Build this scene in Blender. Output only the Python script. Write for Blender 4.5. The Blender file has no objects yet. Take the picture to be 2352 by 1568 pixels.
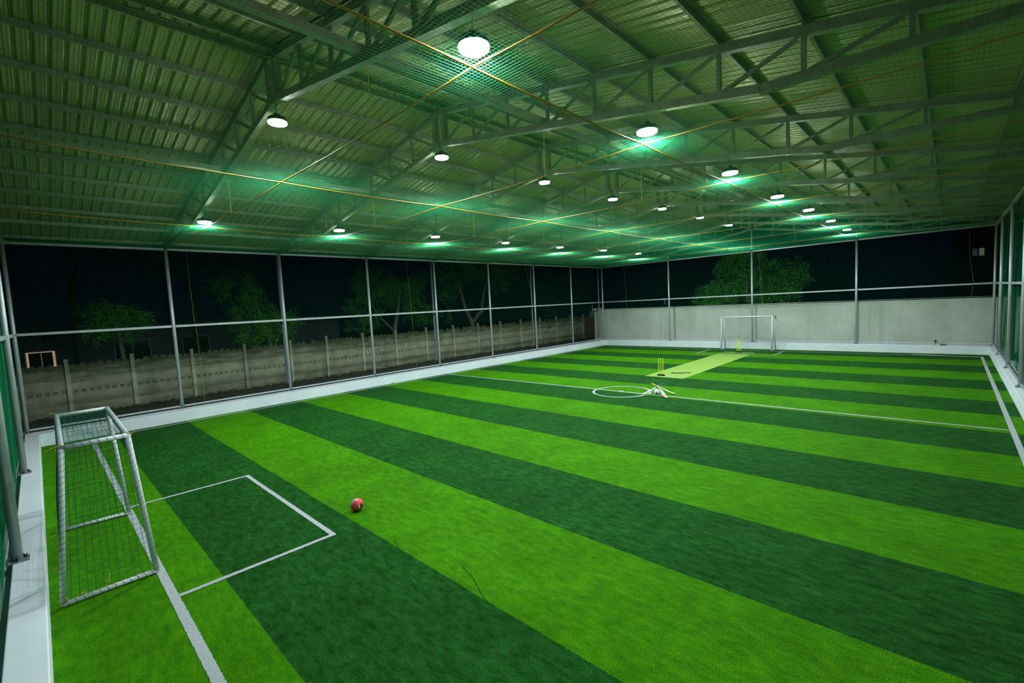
import bpy, math, random
import numpy as np
from mathutils import Vector, Matrix
random.seed(7); rng = np.random.default_rng(7)
SC = bpy.context.scene; COL = SC.collection
pi = math.pi

# ------------------------------------------------------------ camera
CX, CY, CZ = 19.1235, 0.1865, 3.4
CA, CB, CC = 0.7664606, 1.4924546, -0.0519232
cam = bpy.data.cameras.new('camera'); camo = bpy.data.objects.new('camera', cam); COL.objects.link(camo)
cam.sensor_width = 36; cam.lens = 1049.4 * 36 / 2352; cam.clip_start = 0.05; cam.clip_end = 400
camo.matrix_world = Matrix.Translation((CX, CY, CZ)) @ Matrix.Rotation(CA, 4, 'Z') @ Matrix.Rotation(CB, 4, 'X') @ Matrix.Rotation(CC, 4, 'Z')
SC.camera = camo
# ------------------------------------------------------------ night sky, exposure
wd = bpy.data.worlds.new('night_sky'); SC.world = wd; wd.use_nodes = True
wd.node_tree.nodes['Background'].inputs[0].default_value = (0.0004, 0.0013, 0.0028, 1)
wd.node_tree.nodes['Background'].inputs[1].default_value = 1.0
SC.view_settings.view_transform = 'Standard'; SC.view_settings.look = 'None'
SC.view_settings.gamma = 1; SC.view_settings.use_curve_mapping = False
SC.view_settings.exposure = 0.0
cy_ = SC.cycles
cy_.max_bounces = 5; cy_.diffuse_bounces = 3; cy_.glossy_bounces = 3; cy_.transmission_bounces = 2
cy_.transparent_max_bounces = 4; cy_.caustics_reflective = False; cy_.caustics_refractive = False
cy_.sample_clamp_indirect = 6.0; cy_.use_light_tree = True; cy_.adaptive_threshold = 0.015
LAMP_W = 150.0
LAMP_COL = (0.86, 0.97, 1.0)

# ------------------------------------------------------------ helpers
class MB:
    def __init__(s): s.v = []; s.f = []
    def add(s, vs, fs):
        b = len(s.v); s.v += [tuple(map(float, q)) for q in vs]; s.f += [tuple(b + i for i in f) for f in fs]; return s
    def box(s, x0, x1, y0, y1, z0, z1):
        return s.add([(x0,y0,z0),(x1,y0,z0),(x1,y1,z0),(x0,y1,z0),(x0,y0,z1),(x1,y0,z1),(x1,y1,z1),(x0,y1,z1)],
                     [(0,3,2,1),(4,5,6,7),(0,1,5,4),(1,2,6,5),(2,3,7,6),(3,0,4,7)])
    def beam(s, p, q, w, h, up=(0,0,1)):
        p = np.array(p, float); q = np.array(q, float); d = q - p; d /= np.linalg.norm(d)
        u = np.array(up, float); r = np.cross(d, u)
        if np.linalg.norm(r) < 1e-5: r = np.cross(d, (1,0,0))
        r /= np.linalg.norm(r); u = np.cross(r, d)
        vs = []
        for c in (p, q):
            for a, b in ((-1,-1),(1,-1),(1,1),(-1,1)): vs.append(c + r*a*w/2 + u*b*h/2)
        return s.add(vs, [(0,1,2,3),(7,6,5,4),(0,4,5,1),(1,5,6,2),(2,6,7,3),(3,7,4,0)])
    def tube(s, pts, r, n=8, caps=True, rs=None):
        pts = [np.array(p, float) for p in pts]; vs = []; fs = []; m = len(pts)
        ref = None
        for i in range(m):
            t = pts[min(i+1, m-1)] - pts[max(i-1, 0)]; t /= (np.linalg.norm(t) + 1e-12)
            if ref is None:
                ref = np.cross(t, (0,0,1)) if abs(t[2]) < .9 else np.cross(t, (1,0,0))
            ref = ref - t*np.dot(ref, t); ref /= np.linalg.norm(ref); b = np.cross(t, ref)
            rr = rs[i] if rs else r
            for k in range(n):
                a = 2*pi*k/n; vs.append(pts[i] + rr*(math.cos(a)*ref + math.sin(a)*b))
        for i in range(m-1):
            for k in range(n):
                fs.append((i*n+k, i*n+(k+1) % n, (i+1)*n+(k+1) % n, (i+1)*n+k))
        if caps: fs.append(tuple(range(n-1, -1, -1))); fs.append(tuple((m-1)*n + k for k in range(n)))
        return s.add(vs, fs)
    def lathe(s, prof, n=24, c=(0,0,0)):
        vs = []; fs = []; m = len(prof)
        for r, z in prof:
            for k in range(n):
                a = 2*pi*k/n; vs.append((c[0]+r*math.cos(a), c[1]+r*math.sin(a), c[2]+z))
        for i in range(m-1):
            for k in range(n): fs.append((i*n+k, i*n+(k+1) % n, (i+1)*n+(k+1) % n, (i+1)*n+k))
        fs.append(tuple(range(n-1, -1, -1))); fs.append(tuple((m-1)*n+k for k in range(n)))
        return s.add(vs, fs)
    def sphere(s, c, r, nu=20, nv=12, sc=(1,1,1)):
        prof = [(max(1e-4, r*math.sin(pi*i/nv)), -r*math.cos(pi*i/nv)) for i in range(nv+1)]
        b = len(s.v); s.lathe(prof, nu)
        for i in range(b, len(s.v)):
            x, y, z = s.v[i]; s.v[i] = (c[0]+x*sc[0], c[1]+y*sc[1], c[2]+z*sc[2])
        return s
    def build(s, name, mat, parent=None, at=None, smooth=False):
        org = np.array(at if at is not None else (root_loc(parent) if parent else (0,0,0)), float)
        me = bpy.data.meshes.new(name)
        V = np.array(s.v, float) - org
        me.from_pydata([tuple(q) for q in V], [], s.f); me.update()
        if smooth: me.shade_smooth()
        if mat: me.materials.append(mat)
        o = bpy.data.objects.new(name, me); COL.objects.link(o)
        if parent: o.parent = parent
        elif at is not None: o.location = at
        return o

def root_loc(o):
    l = np.zeros(3)
    while o: l = l + np.array(o.location); o = o.parent
    return l
def build_np(name, V, F, mat, parent=None, at=None, n=4):
    org = np.array(at if at is not None else (root_loc(parent) if parent else (0,0,0)), float)
    me = bpy.data.meshes.new(name); V = np.asarray(V, np.float32) - org.astype(np.float32); F = np.asarray(F, np.int32)
    me.vertices.add(len(V)); me.vertices.foreach_set('co', V.ravel())
    me.loops.add(F.size); me.loops.foreach_set('vertex_index', F.ravel())
    me.polygons.add(len(F)); me.polygons.foreach_set('loop_start', np.arange(0, F.size, n, dtype=np.int32))
    me.update(calc_edges=True); me.validate()
    if mat: me.materials.append(mat)
    o = bpy.data.objects.new(name, me); COL.objects.link(o)
    if parent: o.parent = parent
    elif at is not None: o.location = at
    return o
def tag(o, label=None, cat=None, group=None, kind=None):
    if label: o['label'] = label
    if cat: o['category'] = cat
    if group: o['group'] = group
    if kind: o['kind'] = kind
    return o
def thing(name, loc, label, cat, group=None):
    o = bpy.data.objects.new(name, None); COL.objects.link(o); o.location = loc
    o.empty_display_size = 0.1
    return tag(o, label, cat, group)
def dup(root, loc, label=None, rotz=None):
    r = root.copy(); COL.objects.link(r); r.location = loc
    if rotz is not None: r.rotation_euler.z = rotz
    if label: r['label'] = label
    for ch in list(root.children):
        c = ch.copy(); COL.objects.link(c); c.parent = r
        for g in list(ch.children):
            d = g.copy(); COL.objects.link(d); d.parent = c
    return r
ORD = ['first','second','third','fourth','fifth','sixth','seventh','eighth','ninth','tenth','eleventh','twelfth','thirteenth','fourteenth','fifteenth','sixteenth','seventeenth','eighteenth']

# ------------------------------------------------------------ materials
def mat(name, col=(.5,.5,.5), rough=.6, metal=0, spec=.5, **kw):
    m = bpy.data.materials.new(name); m.use_nodes = True
    b = m.node_tree.nodes['Principled BSDF']
    b.inputs['Base Color'].default_value = (*col, 1); b.inputs['Roughness'].default_value = rough
    b.inputs['Metallic'].default_value = metal; b.inputs['Specular IOR Level'].default_value = spec
    for k, v in kw.items(): b.inputs[k.replace('_', ' ')].default_value = v
    return m
class NT:
    def __init__(s, m): s.t = m.node_tree; s.b = s.t.nodes['Principled BSDF']; s.tc = s.n('ShaderNodeTexCoord')
    def n(s, ty, **kw):
        q = s.t.nodes.new(ty)
        for k, v in kw.items(): setattr(q, k, v)
        return q
    def l(s, a, b): s.t.links.new(a, b)
    def noise(s, scale, detail=3, rough=.5, vec=None, stretch=None):
        q = s.n('ShaderNodeTexNoise'); q.inputs['Scale'].default_value = scale; q.inputs['Detail'].default_value = detail; q.inputs['Roughness'].default_value = rough
        v = vec or s.tc.outputs['Object']
        if stretch:
            mp = s.n('ShaderNodeMapping'); mp.inputs['Scale'].default_value = stretch; s.l(v, mp.inputs[0]); v = mp.outputs[0]
        s.l(v, q.inputs['Vector']); return q.outputs['Fac']
    def m(s, op, a, b=0.0, clamp=False):
        q = s.n('ShaderNodeMath', operation=op); q.use_clamp = clamp
        for i, x in enumerate((a, b)):
            if isinstance(x, (int, float)): q.inputs[i].default_value = x
            else: s.l(x, q.inputs[i])
        return q.outputs[0]
    def ramp(s, f, lo, hi, a=0.0, b=1.0):
        q = s.n('ShaderNodeMapRange'); s.l(f, q.inputs[0])
        for i, x in zip((1,2,3,4), (lo, hi, a, b)): q.inputs[i].default_value = x
        return q.outputs[0]
    def mix(s, f, a, b, mode='MIX'):
        q = s.n('ShaderNodeMix', data_type='RGBA', blend_type=mode)
        for i, x in ((0, f), (6, a), (7, b)):
            if isinstance(x, (int, float)): q.inputs[i].default_value = x
            elif isinstance(x, tuple): q.inputs[i].default_value = (*x, 1)
            else: s.l(x, q.inputs[i])
        return q.outputs[2]
    def bump(s, h, strength=.5, dist=.01):
        q = s.n('ShaderNodeBump'); q.inputs['Strength'].default_value = strength; q.inputs['Distance'].default_value = dist
        s.l(h, q.inputs['Height']); s.l(q.outputs[0], s.b.inputs['Normal'])
    def color(s, c): s.l(c, s.b.inputs['Base Color'])

def turf_mat():
    m = mat('artificial_turf', rough=.8, spec=.05); t = NT(m)
    sep = t.n('ShaderNodeSeparateXYZ'); t.l(t.tc.outputs['Object'], sep.inputs[0])
    jit = t.m('MULTIPLY', t.m('SUBTRACT', t.noise(60, 2), .5), .05)
    y = t.m('ADD', sep.outputs['Y'], jit)
    s_ = t.m('FLOOR', t.m('DIVIDE', t.m('SUBTRACT', y, 1.62 - 1.9*5), 1.9))
    dark = t.m('MODULO', s_, 2.0)      # 0 light band, 1 dark band
    big = t.noise(1.1, 4, .6); mid = t.noise(6.5, 6, .72, stretch=(.7, 1.5, 1)); fine = t.noise(85, 3, .7); vf = t.noise(260, 2, .7)
    light = t.mix(t.ramp(mid, .32, .70), (.024, .160, .0002), (.078, .298, .0006))
    dk = t.mix(t.ramp(mid, .36, .72), (.0024, .050, .0024), (.023, .138, .019))
    k = t.m('MULTIPLY', t.ramp(big, .3, .7, .80, 1.16), t.m('MULTIPLY', t.ramp(fine, .34, .66, .38, 1.62), t.ramp(vf, .34, .66, .28, 1.72)))
    
    q = t.n('ShaderNodeVectorMath', operation='SCALE'); 
    c0 = t.mix(dark, light, dk); t.l(c0, q.inputs[0]); t.l(k, q.inputs['Scale'])
    t.l(q.outputs[0], t.b.inputs['Base Color'])
    t.bump(t.m('ADD', fine, t.m('MULTIPLY', vf, .6)), .55, .03)
    return m
def noisy(name, a, b, scale, rough=.7, detail=5, spec=.4, bumpd=0.0, metal=0, stretch=None, lo=.35, hi=.65):
    m = mat(name, a, rough, metal, spec); t = NT(m)
    f = t.noise(scale, detail, .6, stretch=stretch); t.color(t.mix(t.ramp(f, lo, hi), a, b))
    if bumpd: t.bump(f, .5, bumpd)
    return m
M = {}
M['turf'] = turf_mat()
M['line'] = noisy('white_turf_yarn', (.26,.31,.31), (.50,.55,.55), 120, .7, bumpd=.01)
M['mat'] = noisy('cricket_mat_weave', (.19,.35,.045), (.25,.43,.065), 40, .8)
M['mat2'] = noisy('cricket_mat_worn', (.06,.21,.015), (.09,.26,.02), 40, .8)
def kerb_mat():
    m = mat('painted_kerb', rough=.55, spec=.4); t = NT(m)
    f = t.noise(1.2, 5, .6); g = t.noise(6, 5, .7, stretch=(1, 1, .5))
    c = t.mix(t.ramp(f, .3, .7), (.68,.77,.79), (.78,.86,.87))
    c = t.mix(t.ramp(g, .66, .9, 0, .4), c, (.30,.36,.36)); t.color(c); t.bump(g, .15, .01); return m
M['kerb'] = kerb_mat()
M['galv'] = noisy('galvanised_pipe', (.44,.50,.51), (.58,.64,.65), 9, .42, metal=.35, stretch=(1,1,.2))
M['steel'] = noisy('grey_primed_steel', (.31,.32,.21), (.43,.44,.30), 5, .45, metal=.15)
M['eave'] = mat('dark_eave_paint', (.035,.05,.04), .6)
M['plate'] = mat('plate_steel', (.30,.34,.34), .5, .4)
def roof_mat():
    m = mat('profiled_sheet', rough=.4, metal=.38, spec=.5); t = NT(m)
    f = t.noise(1.3, 5, .6, stretch=(.35, 3.5, .35)); g = t.noise(.5, 3)
    c = t.mix(t.ramp(f, .3, .7), (.38,.38,.15), (.60,.58,.24)); c = t.mix(t.ramp(g, .4, .7, 0, .35), c, (.34,.35,.19)); t.color(c)
    t.l(t.ramp(f, .3, .7, .36, .50), t.b.inputs['Roughness']); return m
M['roof'] = roof_mat()
M['net'] = mat('green_net_thread', (.010,.205,.080), .9, 0, .08)
M['netd'] = mat('dark_green_goal_thread', (.009,.13,.085), .9, 0, .08)
M['fence_net'] = mat('dark_green_net_thread', (.010,.11,.062), .9, 0, .08)
def rope_mat(name, a, b, s):
    m = mat(name, a, .55, 0, .4); t = NT(m)
    w = t.n('ShaderNodeTexWave'); w.bands_direction = 'DIAGONAL'; w.inputs['Scale'].default_value = s
    t.l(t.tc.outputs['Object'], w.inputs['Vector']); t.color(t.mix(w.outputs['Fac'], a, b)); return m
M['rope'] = rope_mat('orange_twisted_rope', (.45,.20,.02), (.88,.50,.07), 22)
M['cord'] = rope_mat('yellow_cord', (.40,.36,.02), (.72,.62,.05), 30)
M['gcord'] = rope_mat('green_yellow_cord', (.05,.22,.05), (.55,.50,.06), 12)
M['goal'] = noisy('white_painted_tube', (.62,.68,.68), (.70,.76,.76), 8, .4)
M['black'] = mat('black_rubber', (.012,.014,.014), .55)
M['neon'] = mat('neon_yellow_plastic', (.62,.86,.02), .4)
M['alu'] = mat('cast_aluminium', (.10,.11,.11), .45, .5)
def lens_mat():
    m = mat('lamp_lens', (.9,.95,1), .3); b = m.node_tree.nodes['Principled BSDF']
    b.inputs['Emission Color'].default_value = (*LAMP_COL, 1); b.inputs['Emission Strength'].default_value = 250.0; return m
M['lens'] = lens_mat()
def concrete_mat():
    m = mat('cast_concrete', rough=.85, spec=.2); t = NT(m)
    f = t.noise(.55, 6, .6); g = t.noise(3.2, 6, .65); v = t.noise(1.6, 5, .6, stretch=(1, 1, .18)); h = t.noise(22, 4)
    c = t.mix(t.ramp(f, .3, .7), (.50,.56,.47), (.68,.74,.65)); c = t.mix(t.ramp(v, .48, .75, 0, .4), c, (.38,.43,.36))
    c = t.mix(t.ramp(g, .58, .78, 0, .5), c, (.30,.35,.27)); t.color(c); t.bump(h, .3, .01); return m
M['conc'] = concrete_mat()
def panel_mat(name, a, b, d):
    m = mat(name, rough=.9, spec=.2); t = NT(m)
    f = t.noise(1.6, 6, .65); g = t.noise(.9, 7, .72, stretch=(1, 1, 5)); h = t.noise(14, 5)
    sep = t.n('ShaderNodeSeparateXYZ'); t.l(t.tc.outputs['Object'], sep.inputs[0])
    c = t.mix(t.ramp(f, .3, .7), a, b)
    z = t.m('ADD', sep.outputs['Z'], t.m('MULTIPLY', t.m('SUBTRACT', g, .5), 1.5))
    c = t.mix(t.ramp(z, 1.25, 1.85, 0, .92), c, d)          # algae stain along the weathered crest
    c = t.mix(t.ramp(z, .45, .0, 0, .7), c, d)            # soil splash at the foot
    c = t.mix(t.ramp(g, .56, .74, 0, .6), c, d); t.color(c); t.bump(h, .4, .01); return m
M['panel'] = panel_mat('weathered_precast', (.34,.35,.23), (.60,.62,.43), (.075,.085,.045))
M['ppost'] = panel_mat('precast_post', (.58,.62,.45), (.76,.80,.62), (.28,.32,.19))
def brick_mat():
    m = mat('old_brick', rough=.9, spec=.2); t = NT(m)
    b = t.n('ShaderNodeTexBrick'); sep = t.n('ShaderNodeSeparateXYZ'); t.l(t.tc.outputs['Object'], sep.inputs[0])
    cb = t.n('ShaderNodeCombineXYZ'); t.l(sep.outputs['Y'], cb.inputs[0]); t.l(sep.outputs['Z'], cb.inputs[1]); t.l(cb.outputs[0], b.inputs['Vector'])
    b.inputs['Scale'].default_value = 1.0; b.inputs['Brick Width'].default_value = .23; b.inputs['Row Height'].default_value = .085; b.inputs['Mortar Size'].default_value = .011
    b.inputs['Color1'].default_value = (.30,.10,.06,1); b.inputs['Color2'].default_value = (.16,.07,.045,1); b.inputs['Mortar'].default_value = (.20,.19,.15,1)
    f = t.noise(1.5, 5); t.color(t.mix(t.ramp(f, .5, .75, 0, .6), b.outputs['Color'], (.04,.045,.03))); t.bump(b.outputs['Fac'], .5, -.01); return m
M['brick'] = brick_mat()
M['darkwall'] = panel_mat('stained_side_wall', (.06,.13,.08), (.10,.19,.12), (.03,.07,.04))
M['rubble'] = noisy('mossy_rubble', (.035,.03,.018), (.14,.075,.05), 7, .95, bumpd=.03)
M['bark2'] = noisy('dark_bark', (.03,.03,.02), (.07,.07,.05), 12, .9)
M['soil'] = noisy('dry_soil', (.035,.03,.02), (.10,.085,.06), 4, .95, bumpd=.05)
M['leaf3'] = noisy('far_tree_leaves', (.025,.17,.02), (.09,.38,.05), 2.5, .5, spec=.3)
M['leaf'] = noisy('tree_leaves', (.05,.32,.015), (.16,.62,.04), 2.5, .5, spec=.4)
M['leaf2'] = noisy('dark_tree_leaves', (.02,.12,.015), (.07,.27,.04), 2.5, .5, spec=.4)
M['bark'] = noisy('tree_bark', (.12,.12,.08), (.30,.30,.22), 12, .9, bumpd=.02)
M['cloth2'] = noisy('dark_shade_cloth', (.004,.032,.020), (.006,.05,.03), 30, .9)
M['cloth'] = noisy('green_shade_cloth', (.004,.042,.027), (.007,.07,.045), 30, .8, stretch=(1,1,6))
M['facade'] = noisy('dark_render_wall', (.055,.07,.08), (.09,.11,.12), .8, .9)
M['facade2'] = noisy('far_render_wall', (.03,.032,.04), (.045,.05,.055), .8, .9)
M['glass'] = mat('dark_window_glass', (.01,.012,.015), .12, 0, .6)
M['frame'] = mat('window_frame_paint', (.35,.33,.30), .6)
def emis(name, col, s):
    m = mat(name, col, .6); b = m.node_tree.nodes['Principled BSDF']
    b.inputs['Emission Color'].default_value = (*col, 1); b.inputs['Emission Strength'].default_value = s; return m
M['winlit'] = emis('lit_room_glow', (.55,.68,.48), .15)
M['winblue'] = emis('dim_room_glow', (.20,.34,.42), .07)
M['curtain'] = emis('lit_curtain', (.85,.62,.36), .38)
M['bluewin'] = emis('blue_light', (.15,.25,.9), .5)
M['star'] = emis('small_bulbs', (.9,.95,.6), 1.6)
M['pipe'] = mat('blue_grey_pvc', (.20,.27,.31), .45)
M['willow'] = noisy('bat_willow', (.62,.60,.40), (.74,.72,.52), 10, .5, stretch=(1,8,1))

# ------------------------------------------------------------ setting
W, L, HK = 20.45, 30.39, .366
PXL, PYF, PXR, PYN = -.56, 31.10, 20.60, -.25
YT = [-.25, 3.56, 7.28, 11.13, 14.98, 18.91, 22.97, 27.01, 31.10]
YR = [-.25, 3.85, 7.6, 11.45, 15.3, 19.22, 23.26, 27.36]
XF = [4.854, 10.225, 15.433]
ZR, ZT = 3.289, 6.0
# floor: striped artificial turf
fb = MB().box(-.0, W, .0, L, -.03, 0)
floor = tag(fb.build('floor', M['turf']), 'striped light and dark green artificial turf pitch', 'floor', kind='structure')
gr = MB().box(-60, 60, -30, 90, -.3, -.04).build('ground', M['soil']); tag(gr, 'dark bare soil around the pitch', 'ground', kind='structure')
def strip(p, q, w, z=.004, jit=.005, n=None):
    p = np.array(p, float); q = np.array(q, float); Lg = np.linalg.norm(q-p); n = n or max(2, int(Lg/.014)); d = (q-p)/Lg; r = np.array([d[1], -d[0]])
    m = MB(); vs = []
    for i in range(n+1):
        c = p + (q-p)*i/n
        a = c + r*(w/2 + rng.uniform(-jit, jit)); b = c - r*(w/2 + rng.uniform(-jit, jit)); vs += [(*a, z), (*b, z)]
    m.add(vs, [(2*i, 2*i+2, 2*i+3, 2*i+1) for i in range(n)]); return m
GL, FG, TR, TL = 1.08, 29.50, 20.19, .30
LZC = [0]
def line(name, p, q, w=.075, lab=None, z=.004):
    LZC[0] += 1; z += .0004*LZC[0]
    o = strip(p, q, w, z).build(name, M['line'], floor)
    if lab: o['label'] = lab
    return o
line('goal_line', (TL, GL), (TR, GL), .10, 'white near goal line')
line('goal_line', (TL, FG), (TR, FG), .08, 'white far goal line')
line('touchline', (TL, GL), (TL, FG), .10, 'white touchline along the left kerb')
line('touchline', (TR, GL), (TR, FG), .10, 'white touchline along the right kerb')
line('halfway_line', (TL, 14.85), (TR, 15.22), .08)
for a, b in (((8.07, GL+.04), (8.11, 3.12)), ((12.22, GL+.04), (12.26, 3.12)), ((8.07, 3.09), (12.3, 3.09))): line('goal_box_line', a, b, .075)
for a, b in (((8.26, FG-.03), (8.26, 27.3)), ((12.32, FG-.03), (12.32, 27.34)), ((8.22, 27.3), (12.36, 27.36))): line('goal_box_line', a, b, .085, z=.008)
cc = MB(); vs = []; n = 96
for i in range(n+1):
    a = 2*pi*i/n; wd_ = .035 + .012*max(0, math.cos(a-pi*.9)) + .02*max(0, math.cos(a))
    for rr in (1.03+wd_+rng.uniform(-.004,.004), 1.03-wd_+rng.uniform(-.004,.004)): vs.append((10.33+rr*math.cos(a), 15.06+rr*math.sin(a), .005))
cc.add(vs, [(2*i, 2*i+2, 2*i+3, 2*i+1) for i in range(n)]); cc.build('centre_circle', M['line'], floor)
sp = MB(); vs = [(10.29+.13*math.cos(2*pi*i/16), 15.05+.09*math.sin(2*pi*i/16), .013) for i in range(16)]; sp.add(vs, [tuple(range(16))]); sp.build('centre_spot', M['line'], floor)
M['crease'] = mat('pressed_turf_crease', (.008,.072,.005), .9, 0, .05)
for cr in ([(13.07,2.57),(13.36,2.5),(13.72,2.39),(14.14,2.23)], [(13.17,3.6),(13.86,3.41),(14.36,3.24),(14.73,3.11),(15.03,3.01)],
           [(14.52,3.8),(14.81,3.72),(15.12,3.58),(15.33,3.5)], [(14.52,2.68),(14.89,2.62),(15.14,2.54)]):
    m = MB()
    for a, b in zip(cr, cr[1:]):
        k = strip(a, b, .009, .003, .005); m.add(k.v, k.f)
    m.build('turf_crease', M['crease'], floor)['label'] = 'thin dark crease pressed in the turf'
# kerbs
def kerb(name, b, lab):
    o = MB().box(*b).build(name, M['kerb']); bv = o.modifiers.new('bevel', 'BEVEL'); bv.width = .012; bv.segments = 2
    return tag(o, lab, 'kerb', kind='structure')
kerb('trim_1', (-.68, W+.5, -.30, 0, -.1, HK), 'white painted concrete kerb along the near end behind the near goal')
kerb('trim_2', (-.68, W+.5, L, 31.24, -.1, HK), 'white painted concrete kerb along the far end')
kerb('trim_3', (-.68, 0, 0, L, -.1, HK), 'white painted concrete kerb along the left side')
kerb('trim_4', (W, W+.5, 0, L, -.1, HK), 'white painted concrete kerb along the right side')
kerb('trim_5', (-.68, W+.5, -.44, -.30, -.1, .24), 'low grey outer step of the near kerb')
# far wall, right wall, pier, brick
tag(MB().box(-1.45, 24, 31.9, 32.12, -.1, 2.66).add([(-1.45,31.9,2.66),(24,31.9,2.60),(24,32.12,2.60),(-1.45,32.12,2.74),(-1.45,31.9,2.74),(24,31.9,2.661),(24,32.12,2.661),],
    [(4,5,6,3),(0,1,5,4)]).build('wall_far', M['conc']), 'tall plain grey concrete wall behind the far goal', 'wall', kind='structure')
tag(MB().box(21.75, 21.95, -6, 31.85, -.1, 2.7).build('wall_right', M['darkwall']), 'grey concrete wall beyond the right fence net', 'wall', kind='structure')
pr = MB().box(-1.95, -1.47, 31.95, 32.4, -.1, 2.62).box(-2.05, -1.40, 31.88, 32.46, 2.64, 2.82)
tag(pr.build('wall_pier', M['conc']), 'square concrete pier with cap at the left end of the far wall', 'pier', kind='structure')
bw = MB().box(-6.06, -5.9, 36.1, 41.4, -.1, 1.98); tag(bw.build('brick_wall', M['brick']), 'short red brick wall at the far end of the precast wall', 'wall', kind='structure')
bw = MB().box(-9, -2.3, 41.6, 41.8, -.1, 2.35); tag(bw.build('wall_back', M['conc']), 'distant plain concrete wall behind the brick wall', 'wall', kind='structure')

# roof sheets
def roof_sheet(name, side, lab):
    z0 = 8.05 + .06 + .10 + .008; sl = .185
    xe = 11.26; x0 = 10.28
    prof = [(0,0),(.030,0),(.038,.004),(.050,.004),(.058,0),(.082,0),(.090,.004),(.102,.004),(.110,0),(.136,0),(.142,.045),(.188,.045),(.194,0)]
    ys = []; zs = []
    Y0, Y1 = -3.2, 31.7; k = 0
    while Y0 + k*.2 < Y1:
        for a, b in prof: ys.append(Y0 + k*.2 + a); zs.append(b)
        k += 1
    ys = np.array(ys); zs = np.array(zs); n = len(ys); nx = 2
    V = []; xs = [0.0, xe]
    for th in (0, .002):
        for x in xs:
            V.append(np.stack([np.full(n, x0 + side*x), ys, zs + z0 - sl*x + th], 1))
    V = np.concatenate(V); F = []
    i = np.arange(n-1)
    F.append(np.stack([i, i+1, n+i+1, n+i], 1)); F.append(np.stack([2*n+i, 3*n+i, 3*n+i+1, 2*n+i+1], 1))
    F = np.concatenate(F)
    o = build_np(name, V, F, M['roof']); return tag(o, lab, 'roof', kind='structure')
roof_sheet('ceiling', -1, 'left slope of ribbed metal sheet roof'); roof_sheet('ceiling', 1, 'right slope of ribbed metal sheet roof')
rc = MB(); rc.add([(10.10,-3.2,8.225),(10.28,-3.2,8.262),(10.46,-3.2,8.225),(10.10,31.7,8.225),(10.28,31.7,8.262),(10.46,31.7,8.225)], [(0,1,4,3),(1,2,5,4)])
tag(rc.build('trim_6', M['roof']), 'folded metal ridge cap of the roof', 'roof ridge', kind='structure')

# ------------------------------------------------------------ trusses
AX = 10.28
def ztop(x): return 8.05 - .185*abs(x-AX)
def zbot(x):
    a = abs(x-AX)
    return 7.30 - (7.30-6.14)*a/6.95 if a < 6.95 else 6.14 - .10*(a-6.95)/3.6
def make_truss(lab):
    t = thing('roof_truss', (AX, YT[0], 0), lab, 'roof truss', 'steel roof trusses across the pitch')
    y = YT[0]; G = M['steel']
    for s in (-1, 1):
        MB().beam((AX+s*.03, y, ztop(AX)), (AX+s*11.15, y, ztop(AX+s*11.15)), .11, .12).build('top_chord', G, t)
        m = MB(); m.beam((AX+s*.03, y, 7.30), (AX+s*6.95, y, 6.14), .11, .12); m.beam((AX+s*6.93, y, 6.14), (AX+s*10.75, y, zbot(AX+10.75)), .11, .118)
        m.build('bottom_chord', G, t)
        MB().beam((AX+s*.17, y, 7.30), (AX+s*.17, y, 7.98), .12, .12).build('king_post', G, t)
        for k in range(9):
            x = AX + s*(1.17+1.045*k)
            if ztop(x)-zbot(x) < .12: continue
            MB().beam((x, y, zbot(x)+.05), (x, y, ztop(x)-.05), .055, .055).build('web_post', G, t)
            if k < 8:
                xi = AX + s*(.22 if k == 0 else 1.17+1.045*(k-1)+.06)
                MB().beam((x-s*.07, y+.004, ztop(x)-.06), (xi, y+.004, zbot(xi)+.06), .045, .05).build('web_diagonal', G, t)
        MB().box(AX+s*10.84-.13, AX+s*10.84+.13, y-.12, y+.12, 5.985, 6.005).build('bearing_plate', M['plate'], t)
    return t
TL_ = ['just behind the near fence', 'nearest one in view, passing above the near goal', 'second in view counting from the near end', 'third in view counting from the near end',
       'above the halfway line', 'fifth in view counting from the near end', 'sixth in view counting from the near end', 'last but one before the far fence', 'open one above the far fence']
truss = make_truss('grey steel gable truss, ' + TL_[0])
for i in range(1, 9): dup(truss, (AX, YT[i], 0), 'grey steel gable truss, ' + TL_[i])
# purlins
PX = [.2] + [1.2+1.045*k for k in range(9)] + [10.85]
pt = None
for s, nm in ((-1, 'left'), (1, 'right')):
    for k, a in enumerate(PX):
        lab = 'grey steel roof purlin, %s down from the ridge on the %s slope' % (ORD[k], nm)
        loc = (AX+s*a, 14.2, ztop(AX+a)+.06)
        if pt is None:
            h = .098
            m = MB().box(-.004, .004, -17.2, 17.2, 0, h).box(-.03, .0, -17.2, 17.2, 0, .006).box(0, .03, -17.2, 17.2, h-.006, h).box(-.034, -.03, -17.2, 17.2, 0, .018)
            pt = m.build('roof_purlin', M['steel'], at=(0,0,0)); pt.location = loc; tag(pt, lab, 'purlin', 'roof purlins')
            for c in list(pt.children): pass
        else:
            c = pt.copy(); COL.objects.link(c); c.location = loc; c['label'] = lab
# longitudinal ties
for x, lab in ((6.98, 'grey steel tie beam running lengthwise under the left slope'), (13.40, 'grey steel tie beam running lengthwise under the right slope')):
    o = MB().beam((x, -.3, zbot(x)+.06+.052), (x, 31.1, zbot(x)+.06+.052), .10, .10).build('tie_beam', M['steel'], at=(x, 15, zbot(x))); tag(o, lab, 'beam')
for x, lab, z in ((-.90, 'dark steel eave beam above the left fence', 6.055), (21.46, 'dark steel eave beam above the right fence', 6.055)):
    o = MB().beam((x, -3.1, z), (x, 31.6, z), .07, .13).build('eave_beam', M['eave'], at=(x, 15, z)); tag(o, lab, 'beam')

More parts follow.
